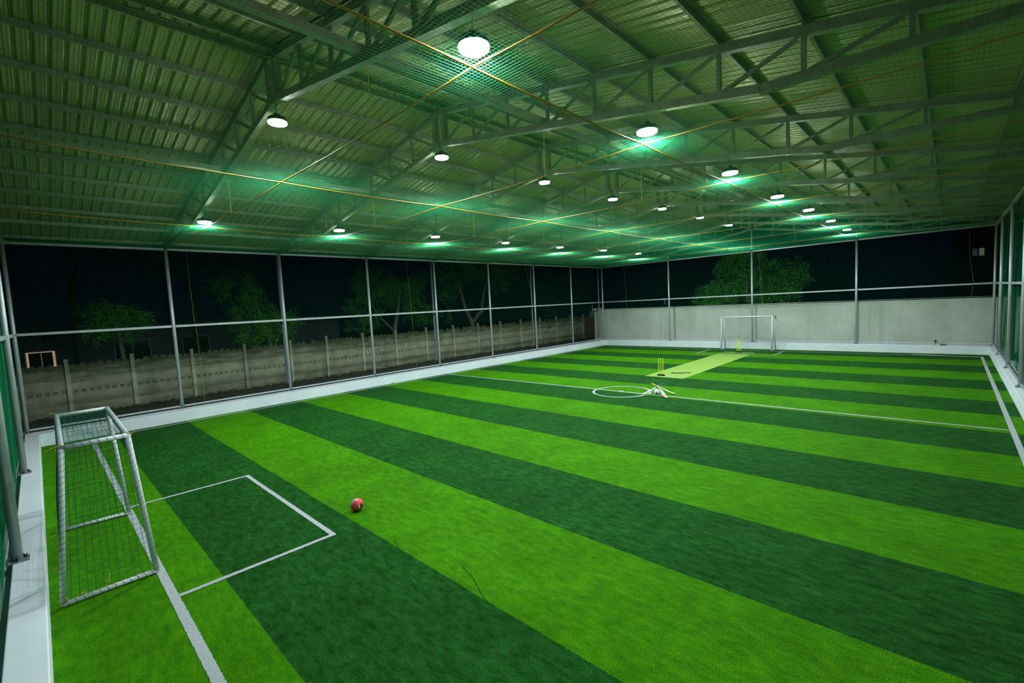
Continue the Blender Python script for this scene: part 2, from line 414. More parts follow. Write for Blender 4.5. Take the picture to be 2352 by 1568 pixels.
# ------------------------------------------------------------ fence posts
def make_post(lab):
    t = thing('fence_post', (0, 0, HK), lab, 'fence post', 'grey tube fence posts')
    MB().tube([(0,0,HK+.01), (0,0,5.99)], .055, 16).build('pole', M['galv'], t, smooth=False).data.shade_smooth()
    b = MB().box(-.11, .11, -.11, .11, HK, HK+.012)
    for a in range(4):
        c, s = math.cos(a*pi/2), math.sin(a*pi/2)
        b.add([(c*.05,s*.05,HK+.01),(c*.105,s*.105,HK+.01),(c*.05,s*.05,HK+.09)], [(0,1,2),(2,1,0)])
        b.tube([(c*.0+(.085 if a in (0,3) else -.085), (.085 if a < 2 else -.085), HK+.01), ((.085 if a in (0,3) else -.085), (.085 if a < 2 else -.085), HK+.035)], .011, 6)
    b.build('base_plate', M['plate'], t)
    f = MB().lathe([(.056, 5.90), (.075, 5.915), (.075, 5.945), (.056, 5.96)], 12)
    f.build('collar', M['plate'], t)
    return t
posts = [((PXL, PYN), 'grey tube post in the near left corner of the fence')]
for i in range(1, 8): posts.append(((PXL, YT[i]), 'grey tube fence post on the left side, %s from the near left corner post' % ORD[i-1]))
posts.append(((PXL, PYF), 'grey tube post in the far left corner of the fence'))
for x, w in zip(XF, ('left of the far goal', 'behind the far goal', 'right of the far goal')): posts.append(((x, PYF), 'grey tube fence post on the far side, ' + w))
posts.append(((PXR, PYF), 'grey tube post in the far right corner of the fence'))
for i in range(7, 0, -1): posts.append(((PXR, YR[i]), 'grey tube fence post on the right side, %s from the far right corner post' % ORD[7-i]))
posts.append(((PXR, PYN), 'grey tube post in the near right corner of the fence'))
for x, w in zip(XF, ('left of the near goal', 'behind the near goal', 'right of the near goal')): posts.append(((x, PYN), 'grey tube fence post on the near side, ' + w))
p0 = make_post(posts[0][1])
for k, ((x, y), lab) in enumerate(posts):
    if k == 0: p0.location = (x, y, HK)
    else: dup(p0, (x, y, HK), lab)
# far middle post reaching up to the truss
for x, w in zip(XF, ('left', 'middle', 'right')):
    o = MB().tube([(x, PYF+.0, 6.085), (x, PYF+.0, zbot(x)-.065)], .045, 12).build('stub_post', M['galv'], at=(x, PYF, 6.085)); tag(o, '%s grey stub tube between the far top rail and the far truss' % w, 'stub post', 'stub tubes under the far truss')
# rails: one per side and height, sitting on the outside face of the posts
def rails(nm, a, b, off, parts):
    for z, w, h, hh in parts:
        p = (a[0]+off[0], a[1]+off[1], z); q = (b[0]+off[0], b[1]+off[1], z)
        o = MB().beam(p, q, w, w).build('fence_rail', M['galv'], at=((p[0]+q[0])/2, (p[1]+q[1])/2, z))
        tag(o, 'grey %s rail of the %s fence' % (h, nm), 'fence rail')
RP = [(.455, .05, 'bottom', 0), (ZR, .07, 'middle', 0), (6.045, .07, 'top', 0)]
rails('left', (PXL, PYN), (PXL, PYF), (-.0, 0), [(5.955, .07, 'top', 0)])
def seg_rails(nm, fixed, axis, stops, z, w, h, grp):
    for i in range(len(stops)-1):
        a, b = stops[i]+.056, stops[i+1]-.056
        p, q = ((fixed, a, z), (fixed, b, z)) if axis == 1 else ((a, fixed, z), (b, fixed, z))
        o = MB().beam(p, q, w, w).build('fence_rail', M['galv'], at=tuple((np.array(p)+np.array(q))/2))
        tag(o, 'grey %s rail of the %s fence, %s bay from the %s corner' % (h, nm, ORD[i], 'near' if axis == 1 else 'left'), 'fence rail', grp)
sl = [PYN] + YT[1:8] + [PYF]; sr = [PYN] + YR[1:8] + [PYF]; sf = [PXL] + XF + [PXR]
for z, w, h in ((.455, .05, 'bottom'), (ZR, .075, 'middle')):
    seg_rails('left side', PXL, 1, sl, z, w, h, h+' fence rails'); seg_rails('far end', PYF, 0, sf, z, w, h, h+' fence rails')
    seg_rails('right side', PXR, 1, sr, z, w, h, h+' fence rails')
    if z > 1: seg_rails('near end', PYN, 0, sf, z, w, h, h+' fence rails')
rails('right', (PXR, PYN), (PXR, PYF), (0, 0), [(5.955, .07, 'top', 0)])
rails('far', (PXL+.05, PYF), (PXR-.05, PYF), (0, 0), [(5.955, .068, 'top', 0)])
rails('near', (PXL+.05, PYN), (PXR-.05, PYN), (0, 0), [(5.955, .068, 'top', 0)])
# downpipes
dp = None
for i, w in ((2, 'second'), (4, 'fourth'), (6, 'sixth')):
    x, y = -.84, YT[i]+.02
    if dp is None:
        dp = MB().tube([(x, y, 6.05), (x, y, .80), (x-.02, y, .70), (x-.07, y-.01, .66), (x-.22, y-.03, .65)], .05, 10).build('downpipe', M['pipe'], at=(x, y, .65), smooth=True)
        tag(dp, 'blue grey rain downpipe behind the second left fence post', 'downpipe', 'rain downpipes on the left')
        dp0 = (x, y)
    else:
        c = dp.copy(); COL.objects.link(c); c.location = (x, y, .65); c['label'] = 'blue grey rain downpipe behind the %s left fence post' % w
c = dp.copy(); COL.objects.link(c); c.location = (-.86, 31.0, .65); c['label'] = 'blue grey rain downpipe at the far left corner post'

# ------------------------------------------------------------ nets
def thread_net(name, A, B, na, nb, sa, sb, f, r, mt, label, cat, parent=None):
    """lines along u at na v-values and along v at nb u-values; f(u,v)->xyz ; sa / sb segments"""
    Vs = []; Fs = []; base = 0
    def lines(U, Vv):      # U,Vv arrays [nl, ns]
        nonlocal base
        P = f(U, Vv)       # nl, ns, 3
        T = np.gradient(P, axis=1); T /= np.linalg.norm(T, axis=2, keepdims=True) + 1e-9
        ref = np.where(np.abs(T[..., 2:3]) > .8, np.array([1., 0, 0]), np.array([0, 0, 1.]))
        a = np.cross(T, ref); a /= np.linalg.norm(a, axis=2, keepdims=True); b = np.cross(T, a)
        nl, ns = U.shape; ring = []
        for k in range(3):
            an = 2*pi*k/3 + .5; ring.append(P + r*(math.cos(an)*a + math.sin(an)*b))
        R = np.stack(ring, 2).reshape(-1, 3)     # (nl*ns*3)
        idx = (np.arange(nl)[:, None]*ns + np.arange(ns-1)[None, :])*3 + base
        for k in range(3):
            k2 = (k+1) % 3
            Fs.append(np.stack([idx+k, idx+k2, idx+3+k2, idx+3+k], -1).reshape(-1, 4))
        Vs.append(R); base += len(R)
    u = np.linspace(0, 1, sa+1)[None, :]; v = np.linspace(0, 1, na)[:, None]; lines(np.repeat(u, na, 0), np.repeat(v, sa+1, 1))
    v = np.linspace(0, 1, sb+1)[None, :]; u = np.linspace(0, 1, nb)[:, None]; lines(np.repeat(u, sb+1, 1), np.repeat(v, nb, 0))
    o = build_np(name, np.concatenate(Vs), np.concatenate(Fs), mt, parent, at=None if parent else A)
    if not parent: tag(o, label, cat)
    return o
CELL = .048
def ceil_f(u, v):
    x = -.50 + u*21.05; y = -.2 + v*31.25
    sx = np.interp(x, [-.5, 4.85, 10.2, 15.5, 20.55], [0,1,2,3,4]); sy = np.interp(y, [-.2]+YT[1:8]+[31.05], list(range(9)))
    sag = .05*np.abs(np.sin(pi*sx)) + .04*np.abs(np.sin(pi*sy)); edge = np.minimum(np.minimum(x+.5, 20.55-x), np.minimum(y+.2, 31.05-y))
    z = 5.925 - sag*np.clip(edge/2, 0, 1) + .06*np.clip(1-edge/1.5, 0, 1)
    return np.stack([x, y, z], -1)
thread_net('overhead_net', (10, 15, 5.92), None, int(31.25/CELL), int(21.05/CELL), 24, 32, ceil_f, .0014, M['net'], 'green square mesh net stretched flat below the lamps', 'net')
def wall_f(axis, fixed, a0, a1, amp=.02):
    def g(u, v):
        t = a0 + u*(a1-a0); z = .46 + v*(5.56)
        w = fixed + amp*np.sin(t*1.7+z*.9)*np.sin(z*1.1+t*.6)
        return np.stack([w, t, z], -1) if axis == 1 else np.stack([t, w, z], -1)
    return g
nz = int(5.56/CELL)
thread_net('fence_net', (PXL-.07, 15, .46), None, nz, int(31.3/CELL), 24, 8, wall_f(1, PXL-.085, -.2, 31.0, .012), .0013, M['fence_net'], 'green mesh net hung on the left fence', 'net')
thread_net('fence_net', (PXR+.07, 15, .46), None, nz, int(31.3/CELL), 24, 8, wall_f(1, PXR+.10, -.2, 31.0, .02), .0013, M['net'], 'green mesh net hung on the right fence', 'net')
thread_net('fence_net', (10, PYF+.07, .46), None, nz, int(21/CELL), 18, 8, wall_f(0, PYF+.085, -.5, 20.55, .012), .0013, M['fence_net'], 'green mesh net hung on the far fence', 'net')
thread_net('fence_net', (10, PYN-.07, .46), None, nz, int(21/CELL), 18, 8, wall_f(0, PYN-.10, -.5, 20.55, .02), .0013, M['net'], 'green mesh net hung on the near fence', 'net')
# shade cloth outside the near fence, gathered curtain folds at the right
def cloth(name, pts, z0, z1, th, lab, mt):
    vs = []; fs = []; n = len(pts); nzz = 10
    for j in range(nzz+1):
        z = z0 + (z1-z0)*j/nzz
        for i, (x, y) in enumerate(pts): vs.append((x, y, z))
    for j in range(nzz):
        for i in range(n-1): a = j*n+i; fs.append((a, a+1, a+n+1, a+n))
    o = MB().add(vs, fs).build(name, mt, at=(pts[0][0], pts[0][1], z0)); sd = o.modifiers.new('thickness', 'SOLIDIFY'); sd.thickness = th
    return tag(o, lab, 'shade cloth')
cloth('shade_cloth', [(-.62+i*.12, -.52+.035*math.sin(i*1.1)+.02*math.sin(i*.37)) for i in range(178)], .30, 6.0, .003, 'dark green shade cloth hanging outside the near fence', M['cloth'])
cloth('shade_cloth', [(21.62+.03*math.sin(i*.9)+.03*math.sin(i*.31), 8+i*.13) for i in range(182)], 2.55, 6.3, .003, 'dark green shade cloth strip hanging above the right concrete wall', M['cloth2'])
for yy, w in ((21.6, 'second'), (25.4, 'first')):
    cloth('gathered_net', [(20.84+.05*math.sin(k*1.9), yy+k*.035) for k in range(14)], .35, 5.85, .003, 'dark green bundle of gathered net outside the right fence, %s from far corner' % w, M['cloth'])

# ------------------------------------------------------------ ropes
def rope(p, q, sag, r, mt, name, lab, grp=None, cat='rope', n=16):
    p = np.array(p, float); q = np.array(q, float)
    pts = [p + (q-p)*i/n - np.array([0,0,sag*4*(i/n)*(1-i/n)]) for i in range(n+1)]
    o = MB().tube(pts, r, 8).build(name, mt, at=tuple((p+q)/2), smooth=True); return tag(o, lab, cat, grp)
YX = [3.60, 7.30, 11.16, 15.0, 18.93, 22.99, 27.03]
for i, y in enumerate(YX):
    # polyline following the rope's level
    pts = [(-.50, y, 5.97), (4.82, y, 5.90), (10.2, y, 5.90), (15.5, y, 5.90), (20.55, y+.28, 5.97)]
    q = []
    for k in range(4):
        for j in range(6):
            t = j/6; a = np.array(pts[k]); b = np.array(pts[k+1]); q.append(a+(b-a)*t - np.array([0,0,.03*4*t*(1-t)]))
    q.append(np.array(pts[-1]))
    o = MB().tube(q, .0105, 8).build('net_rope', M['rope'], at=(10, y, 5.9), smooth=True)
    tag(o, 'orange rope crossing the pitch under the net, %s from the near end' % ORD[i], 'rope', 'orange ropes across the pitch')
for x, w in ((4.85, 'left'), (10.17, 'middle'), (15.5, 'right')):
    q = []; ys = [-.2]+YT[1:8]+[31.05]
    for k in range(8):
        for j in range(5):
            t = j/5; q.append((x, ys[k]+(ys[k+1]-ys[k])*t, (5.90 if 0 < k < 7 else 5.91) - .025*4*t*(1-t) + (0.06*(1-t) if k == 0 else 0) + (.08*t if k == 7 else 0) - .018))
    q.append((x, 31.05, 5.97))
    o = MB().tube(q, .0115, 8).build('net_rope', M['rope'], at=(x, 15, 5.9), smooth=True)
    tag(o, 'orange rope running lengthwise under the ceiling net below the %s lamps' % w, 'rope', 'orange ropes along the pitch')
hc = None
for x, w in ((6.98, 'left'), (13.40, 'right')):
    for i, y in enumerate(YX):
        z1 = zbot(x)+.05; z0 = 5.885
        m = MB().tube([(x+.055, y+.02, z1), (x+.01, y, z1-.12), (x, y, z0)], .0065, 6).sphere((x, y, z0), .012, 8, 6).tube([(x, y, z1-.15), (x+.05, y+.02, z1-.2), (x+.06, y+.03, z1-.28)], .003, 5)
        o = m.build('hanger_cord', M['cord'], at=(x, y, z0)); tag(o, 'thin yellow cord hanging from the %s tie beam to the %s cross rope' % (w, ORD[i]), 'cord', 'yellow hanger cords')
# lacing cords on the fences
for pts, lab in (([(PXL-.08, 4.17, 5.95), (PXL-.08, 4.2, 3.5), (PXL-.08, 4.25, 3.0), (PXL-.08, 4.27, .5)], 'thin yellow cord hanging down the left net, bay beside the first post'),
                 ([(PXL-.08, 13.36, 5.95), (PXL-.08, 13.47, 3.7), (PXL-.08, 13.56, .5)], 'thin yellow cord hanging down the left net, fourth bay'),
                 ([(PXL-.08, 22.3, 5.95), (PXL-.08, 23.08, 2.8), (PXL-.08, 23.2, .5)], 'thin yellow cord hanging down the left net, beside the sixth post'),
                 ([(1.33, PYF+.08, 5.95), (1.5, PYF+.08, 2.8), (1.5, PYF+.08, .5)], 'thin yellow cord hanging down the far net in its left bay'),
                 ([(10.55, PYF+.08, 5.95), (10.72, PYF+.08, 4.2), (10.8, PYF+.08, 2.7), (10.8, PYF+.08, .5)], 'thin yellow cord hanging down the far net above the far goal'),
                 ([(19.72, PYF+.08, 5.95), (19.75, PYF+.08, 4.6), (19.9, PYF+.08, 3.4), (19.84, PYF+.08, 2.6), (19.9, PYF+.08, .5)], 'thin yellow cord hanging down the far net near the right corner')):
    m = MB().tube(pts, .003, 6)
    for k in range(1, len(pts)-1): m.sphere(pts[k], .014, 8, 6)
    o = m.build('lacing_cord', M['cord'], at=pts[-1]); tag(o, lab, 'cord', 'yellow cords on the fence nets')
# twisted cord tied up in the roof
o = MB().tube([(11.0, .9, 7.62), (11.35, 1.8, 7.42), (11.8, 2.8, 7.22), (12.05, 3.5, 7.14)], .008, 8).sphere((12.05, 3.5, 7.12), .03, 8, 6)
tag(o.build('tied_rope', M['gcord'], at=(11.5, 2, 7.4)), 'yellow and green twisted cord tied up beside the nearest truss', 'rope')
pts = [(12.05, 3.62, 7.1)]
for k in range(14): 
    x = 11.7-.5*k; pts.append((x, 3.66, zbot(x)+.02-.10*(k % 2)))
o = MB().tube(pts, .006, 6).build('tied_rope', M['gcord'], at=(8, 3.6, 6.8)); tag(o, 'green braided cord looped along the lower chord of the nearest truss', 'rope')
# ring loops at the right posts
for i in (7, 6, 5):
    cx_, cy2 = PXR-.2, YR[i]
    m = MB().tube([(cx_+.13*math.cos(a), cy2, 5.88+.10*math.sin(a)) for a in np.linspace(0, 2*pi, 15)], .007, 6, caps=False)
    tag(m.build('rope_loop', M['rope'], at=(cx_, cy2, 5.9)), 'loose orange rope loop on the %s right fence post from the far corner' % ORD[7-i], 'rope loop', 'rope loops')

# ------------------------------------------------------------ lamps
LZ = [(4.80, [6.03,6.12,6.19,6.2,6.22,6.27,6.27], 'left'), (10.28, [6.92,7.02,7.03,7.03,7.14,7.18,7.18], 'middle'), (15.55, [6.06,6.08,6.08,6.08,6.15,6.17,6.15], 'right')]
ld = bpy.data.lights.new('lamp_light', 'AREA'); ld.shape = 'DISK'; ld.size = .31; ld.energy = LAMP_W; ld.color = LAMP_COL
lamp = None
for x, zs, w in LZ:
    for i, z in enumerate(zs):
        y = YT[i+1]; lab = 'lit white round high bay lamp, %s row, %s from the near end' % (w, ORD[i])
        zc = zbot(x) - .06
        if lamp is None:
            lamp = thing('high_bay_lamp', (x, y, z), lab, 'lamp', 'round high bay lamps')
            h = MB().lathe([(.02,.075),(.08,.075),(.12,.06),(.158,.045),(.168,.02),(.168,.004),(.160,-.002)], 32, (x,y,z))
            for k in range(24):
                a = 2*pi*k/24; c, s = math.cos(a), math.sin(a); h.beam((x+c*.06, y+s*.06, z+.075), (x+c*.15, y+s*.15, z+.055), .006, .03)
            h.build('housing', M['alu'], lamp, smooth=False)
            MB().lathe([(.158,.0),(.157,-.026),(.148,-.033),(.001,-.036)], 24, (x,y,z)).build('lens', M['lens'], lamp, smooth=True)
            MB().lathe([(.05,.075),(.06,.09),(.06,.135),(.045,.145)], 20, (x,y,z)).build('driver', M['alu'], lamp)
            lo = bpy.data.objects.new('lamp_light', ld); COL.objects.link(lo); lo.parent = lamp; lo.location = (0, 0, -.040)
        r = lamp if (i == 0 and w == 'left') else dup(lamp, (x, y, z), lab)
        hm = MB().tube([(x, y, z+.145), (x, y, z+.165)], .008, 6)
        zz = z+.165; j = 0
        while zz < zc - .005:
            z2 = min(zz+.035, zc); d = .008
            if j % 2: hm.tube([(x-d, y, zz), (x-d, y, z2), (x+d, y, z2), (x+d, y, zz), (x-d, y, zz)], .0025, 4)
            else: hm.tube([(x, y-d, zz), (x, y-d, z2), (x, y+d, z2), (x, y+d, zz), (x, y-d, zz)], .0025, 4)
            zz += .03; j += 1
        hm.build('chain', M['alu'], r)
# ------------------------------------------------------------ goals
def face_net(m, P, cell, r, bulge=0, nrm=(0,0,0), jit=.0):
    """P: four corners a,b,c,d (a-b bottom, d-c top)"""
    a, b, c, d = [np.array(q, float) for q in P]; nrm = np.array(nrm, float)
    lu = max(np.linalg.norm(b-a), np.linalg.norm(c-d)); lv = max(np.linalg.norm(d-a), np.linalg.norm(c-b))
    nu, nv = max(2, int(round(lu/cell))), max(2, int(round(lv/cell)))
    def pt(u, v):
        return (a*(1-u)+b*u)*(1-v) + (d*(1-u)+c*u)*v + nrm*(bulge*math.sin(pi*u)*math.sin(pi*v) + jit*math.sin(7*u+3*v)*math.sin(pi*u)*math.sin(pi*v))
    for i in range(nu+1): m.tube([pt(i/nu, j/8) for j in range(9)], r, 4, caps=False)
    for j in range(nv+1): m.tube([pt(i/8, j/nv) for i in range(9)], r, 4, caps=False)
def goal(lab, F, Bk, TF, TB, rr, netr, cell, ties, fl):
    """F,Bk: bottom front/back corners (left,right); TF,TB: top front/back corners"""
    loc = tuple((np.array(F[0])+np.array(F[1]))/2)
    t = thing('football_goal', loc, lab, 'goal'); G = M['goal']
    for s in (0, 1):
        MB().tube([F[s], TF[s]], rr, 14).build('post', G, t, smooth=True)
        MB().tube([Bk[s], TB[s]], rr*.9, 12).build('back_post', G, t, smooth=True)
        MB().tube([F[s], Bk[s]], rr*.9, 12).build('ground_bar', G, t, smooth=True)
        MB().tube([TF[s], TB[s]], rr*.9, 12).build('top_side_bar', G, t, smooth=True)
    MB().tube([TF[0], TF[1]], rr, 14).build('crossbar', G, t, smooth=True)
    MB().tube([TB[0], TB[1]], rr*.9, 12).build('rear_crossbar', G, t, smooth=True)
    m = MB(); o = np.array
    face_net(m, (F[0], Bk[0], TB[0], TF[0]), cell, netr, .03, (-1,0,0), .02); face_net(m, (F[1], Bk[1], TB[1], TF[1]), cell, netr, .03, (1,0,0), .02)
    face_net(m, (Bk[0], Bk[1], TB[1], TB[0]), cell, netr, .05, (0,fl,0), .02); face_net(m, (TF[0], TF[1], TB[1], TB[0]), cell, netr, -.05, (0,0,1), .02)
    if ties:   # edge cord spiralled round the tubes
        for p, q, rad in ((F[1], TF[1], rr), (F[0], TF[0], rr), (TF[0], TF[1], rr), (Bk[1], TB[1], rr), (F[1], Bk[1], rr), (TF[1], TB[1], rr), (TB[0], TB[1], rr), (F[0], Bk[0], rr), (Bk[0], TB[0], rr)):
            p = o(p, float); q = o(q, float); d = q-p; Ln = np.linalg.norm(d); d /= Ln; a = np.cross(d, (.3,.5,.8)); a /= np.linalg.norm(a); b = np.cross(d, a)
            n = int(Ln/cell*6); m.tube([p+d*Ln*i/n + (rad+.003)*(math.cos(i*pi/3)*a+math.sin(i*pi/3)*b) for i in range(n+1)], netr, 4, caps=False)
    m.build('goal_net', M['netd'], t)
    return t
R0 = .033
NF = [(8.46, 1.06, R0), (11.31, 1.04, R0)]; NB = [(8.40, .22, R0), (11.33, .115, R0)]
NTF = [(8.64, .92, 2.0), (11.52, .88, 2.0)]; NTB = [(8.69, .30, 2.0), (11.58, .27, 2.0)]
ng = goal('white tube football goal with green net at the near left end', NF, NB, NTF, NTB, R0,   .0022, .076, True, -1)
# yellow tie ends
for k, (p, d) in enumerate((((11.325, .55, .07), (-.03,.02,.16)), ((11.33, .85, .05), (.02,.03,.03)), ((11.33, .30, .06), (.05,-.02,.03)), ((11.34, .12, .08), (.05,-.05,.03)),
                            ((11.58, .26, 2.0), (.03,-.12,-.02)), ((11.52, .88, 2.0), (.05,.06,.0)), ((8.69, .30, 2.0), (0,-.08,.03)), ((11.42, .17, .9), (.02,-.08,.02)), ((11.38, .14, .5), (.02,-.07,.0)), ((8.42, .25, .06), (.03,.02,.08)))):
    p = np.array(p); d = np.array(d)
    m = MB().tube([p+R0*1.3*np.array([math.cos(a)*.2, math.cos(a), math.sin(a)]) for a in np.linspace(0, 2*pi, 11)], .0035, 5, caps=False).tube([p+np.array([0,0,R0]), p+d*.5+np.array([0,0,R0]), p+d+np.array([0,0,R0*.6])], .004, 5)
    m.build('net_tie', M['cord'], ng)['label'] = 'yellow cord tie'
fx0, fx1 = 8.88, 11.70
FF = [(fx0, 29.53, R0), (fx1, 29.53, R0)]; FB = [(fx0+.0, 30.28, R0), (fx1+.0, 30.28, R0)]
FTF = [(fx0+.02, 29.60, 2.0), (fx1+.02, 29.60, 2.0)]; FTB = [(fx0+.02, 30.0, 2.0), (fx1+.02, 30.0, 2.0)]
fg = goal('white tube football goal with green net at the far end', FF, FB, FTF, FTB, R0, .0016, .08, False, 1)
m = MB()
for k in range(7): m.tube([(fx1+.03+.03*math.sin(k), 29.95+.05*math.cos(k*2), 2.05-.0*k), (fx1+.06, 30.02+.02*k, 1.98), (fx1+.07+.008*k, 30.05, 1.86-.02*k)], .006, 5)
m.build('net_bunch', M['netd'], fg)

# ------------------------------------------------------------ small things on the turf
def seam_ball(name, c, r, base, patch, edge, lab, rot=(0,0,0), red=True):
    t = thing(name, (c[0], c[1], 0), lab, 'football')
    mt = mat('ball_'+('red' if red else 'white'), base, .38); n = NT(mt)
    MB().sphere(c, r, 32, 20).build('shell', mt, t, smooth=True)
    return t
def patch_strip(t, c, r, pts, w, mt, lab=None):
    """curved band on the ball following spherical points given as direction vectors"""
    P = [np.array(p, float)/np.linalg.norm(p) for p in pts]; Q = []
    for i in range(len(P)-1):
        for j in range(6):
            q = P[i]*(1-j/6)+P[i+1]*j/6; Q.append(q/np.linalg.norm(q))
    Q.append(P[-1]); vs = []; m = MB(); n = len(Q)
    for i, q in enumerate(Q):
        tg = Q[min(i+1, n-1)]-Q[max(i-1, 0)]; s = np.cross(q, tg); s /= np.linalg.norm(s)
        for k in (-1, -.33, .33, 1):
            d = q + s*k*w/2/r; d /= np.linalg.norm(d); vs.append(np.array(c)+d*(r+.0012))
    m.add(vs, [(4*i+k, 4*i+4+k, 4*i+5+k, 4*i+1+k) for i in range(n-1) for k in range(3)])
    o = m.build('panel_mark', mt, t)
    if lab: o['label'] = lab
BC = (11.76, 3.76, .108); BR = .108
v = np.array([CX-BC[0], CY-BC[1], CZ-BC[2]]); v /= np.linalg.norm(v)      # direction towards where the printed side faces
rt = np.cross(v, (0,0,1)); rt = -rt/np.linalg.norm(rt); up = np.cross(rt, v)*-1
if up[2] < 0: up = -up
rt = np.cross(up, v)
def bd(a, b): return rt*a + up*b + v*math.sqrt(max(.02, 1-a*a-b*b))
ball = seam_ball('football', BC, BR, (.78,.055,.06), None, None, 'red football with grey and black marks beside the near goal box')
white = mat('ball_white_print', (.75,.8,.8), .4); blk = mat('ball_black_print', (.02,.03,.03), .4); gry = mat('ball_grey_print', (.18,.22,.24), .4)
patch_strip(ball, BC, BR-.0006, [bd(-.88,.12), bd(-.62,.50), bd(-.42,.76), bd(.10,.62)], .040, white, 'white printed outline')
patch_strip(ball, BC, BR, [bd(-.88,.10), bd(-.62,.47), bd(-.42,.70), bd(.08,.56)], .026, gry, 'grey printed mark')
patch_strip(ball, BC, BR-.0006, [bd(.34,.05), bd(.30,-.25), bd(.45,-.52), bd(.36,-.72)], .026, white, 'white printed outline')
patch_strip(ball, BC, BR, [bd(.42,.03), bd(.52,-.22), bd(.68,-.30), bd(.86,-.22)], .030, blk, 'black printed mark')
patch_strip(ball, BC, BR, [bd(.62,-.30), bd(.58,-.52), bd(.48,-.72)], .036, blk, 'black printed mark')
WC = (11.70, 15.12, .105)
v = np.array([CX-WC[0], CY-WC[1], CZ-WC[2]]); v /= np.linalg.norm(v); rt = np.cross((0,0,1), v); rt /= np.linalg.norm(rt); up = np.cross(v, rt)
wb = seam_ball('football', WC, .105, (.72,.80,.74), None, None, 'white football with black mark lying under the crossed cricket bats', red=False)
patch_strip(wb, WC, .105, [bd(-.1,.05), bd(-.15,-.45), bd(-.35,-.7)], .03, blk, 'black printed mark'); patch_strip(wb, WC, .105, [bd(-.35,-.66), bd(.1,-.62), bd(.5,-.6)], .035, blk, 'black printed mark')
# bats
def bat(toe, top, lab, blade, handle, face_up=(0,0,1), sticker=None, Ln=.86):
    toe = np.array(toe, float); top = np.array(top, float); d = top-toe; d /= np.linalg.norm(d); top = toe + d*Ln
    u = np.array(face_up, float); r = np.cross(d, u); r /= np.linalg.norm(r); u = np.cross(r, d)
    if u[2] < 0: u = -u
    t = thing('cricket_bat', tuple(toe), lab, 'cricket bat', 'cricket bats')
    m = MB(); rings = []
    bl = Ln*.63
    for s, w, th in ((0,.035,.012),(.012,.05,.02),(.08,.054,.028),(.25,.054,.040),(.40,.053,.034),(bl-.06,.050,.022),(bl-.015,.03,.02),(bl,.018,.018)):
        c = toe + d*s + u*(.02*math.sin(pi*s/bl))*(-1) + u*.022
        rings.append([c-r*w+u*.008, c+r*w+u*.008, c+r*w-u*.006, c-u*th, c-r*w-u*.006])
    vs = [q for g in rings for q in g]; fs = [(0,1,2,3,4)[::-1]]
    for i in range(len(rings)-1):
        for k in range(5): fs.append((i*5+k, i*5+(k+1) % 5, i*5+5+(k+1) % 5, i*5+5+k))
    fs.append(tuple((len(rings)-1)*5+k for k in range(5))); m.add(vs, fs); m.build('blade', blade, t)
    MB().tube([toe+d*(bl-.03)+u*.02, toe+d*(Ln-.01)+u*.02, toe+d*Ln+u*.02], .016, 10, rs=[.015,.017,.013]).build('handle', handle, t, smooth=True)
    if sticker:
        for s0, s1, mt in sticker:
            g = MB(); q = []
            for s in (s0, s1):
                c = toe + d*s + u*(-.02*math.sin(pi*s/bl)) + u*.0315
                q += [c-r*.043, c+r*.043]
            g.add(q, [(0,1,3,2)]); g.build('sticker', mt, t)
    return t
yel = mat('yellow_grip', (.85,.78,.02), .5); blu = mat('blue_grip', (.01,.12,.55), .5); lblu = mat('light_blue_sticker', (.30,.62,.75), .4)
wht = mat('white_grip', (.75,.72,.68), .5); pnk = mat('faded_red_sticker', (.55,.14,.14), .4); gst = mat('grey_sticker', (.30,.30,.42), .4)
bat((11.28,14.90,.01), (11.80,15.42,.34), 'cricket bat with blue grip, leaning leftwards in the crossed trio', M['willow'], blu, sticker=[(.36,.50,lblu),(.22,.34,white)])
bat((12.20,15.45,.01), (11.52,15.22,.33), 'cricket bat with yellow grip, leaning rightwards in the crossed trio', M['willow'], yel)
bat((12.24,14.72,.01), (11.56,15.36,.33), 'cricket bat with white grip and faded red sticker, front one of the crossed trio', M['willow'], wht, sticker=[(.03,.22,pnk),(.23,.28,white),(.29,.48,gst)])
bat((10.12,19.72,.012), (10.92,19.96,.03), 'black cricket bat lying on the cricket mat', mat('black_bat_face', (.03,.035,.04), .35), M['black'], Ln=.84)
# wickets
def wicket(loc, lab):
    x, y = loc; t = thing('cricket_wicket', (x, y, .008), lab, 'cricket wicket', 'yellow cricket wickets')
    b = MB()
    prof = [(-.17,.055),(-.15,.07),(.15,.07),(.17,.055)]
    b.box(-.165+x, .165+x, y-.06, y+.06, .008, .040); b.box(-.150+x, .150+x, y-.045, y+.045, .040, .055)
    for k in (-1, 0, 1): b.lathe([(.034,.05),(.032,.075),(.024,.085)], 12, (x+k*.098, y, 0))
    b.build('base', M['black'], t)
    for k in (-1, 0, 1):
        MB().lathe([(.018,.08),(.018,.77),(.012,.782)], 12, (x+k*.098, y, 0)).build('stump', M['neon'], t)
    MB().tube([(x-.1, y, .787), (x-.01, y, .787)], .006, 6).tube([(x+.01, y, .787), (x+.1, y, .787)], .006, 6).build('bails', M['black'], t)
    return t
wicket((10.03, 18.92), 'yellow cricket stumps on a black base at the near end of the mat')
wicket((10.28, 28.37), 'yellow cricket stumps on a black base in front of the far goal')
cm = thing('cricket_mat', (10.3, 23, 0), 'long light green cricket mat laid from the centre to the far goal box', 'mat')
MB().box(9.43, 11.16, 18.6, 27.42, .0, .006).build('mat_surface', M['mat'], cm)
MB().box(9.43, 11.12, 27.42, 28.6, .0, .005).build('mat_end', M['mat2'], cm)['label'] = 'darker worn mat end inside the goal box'
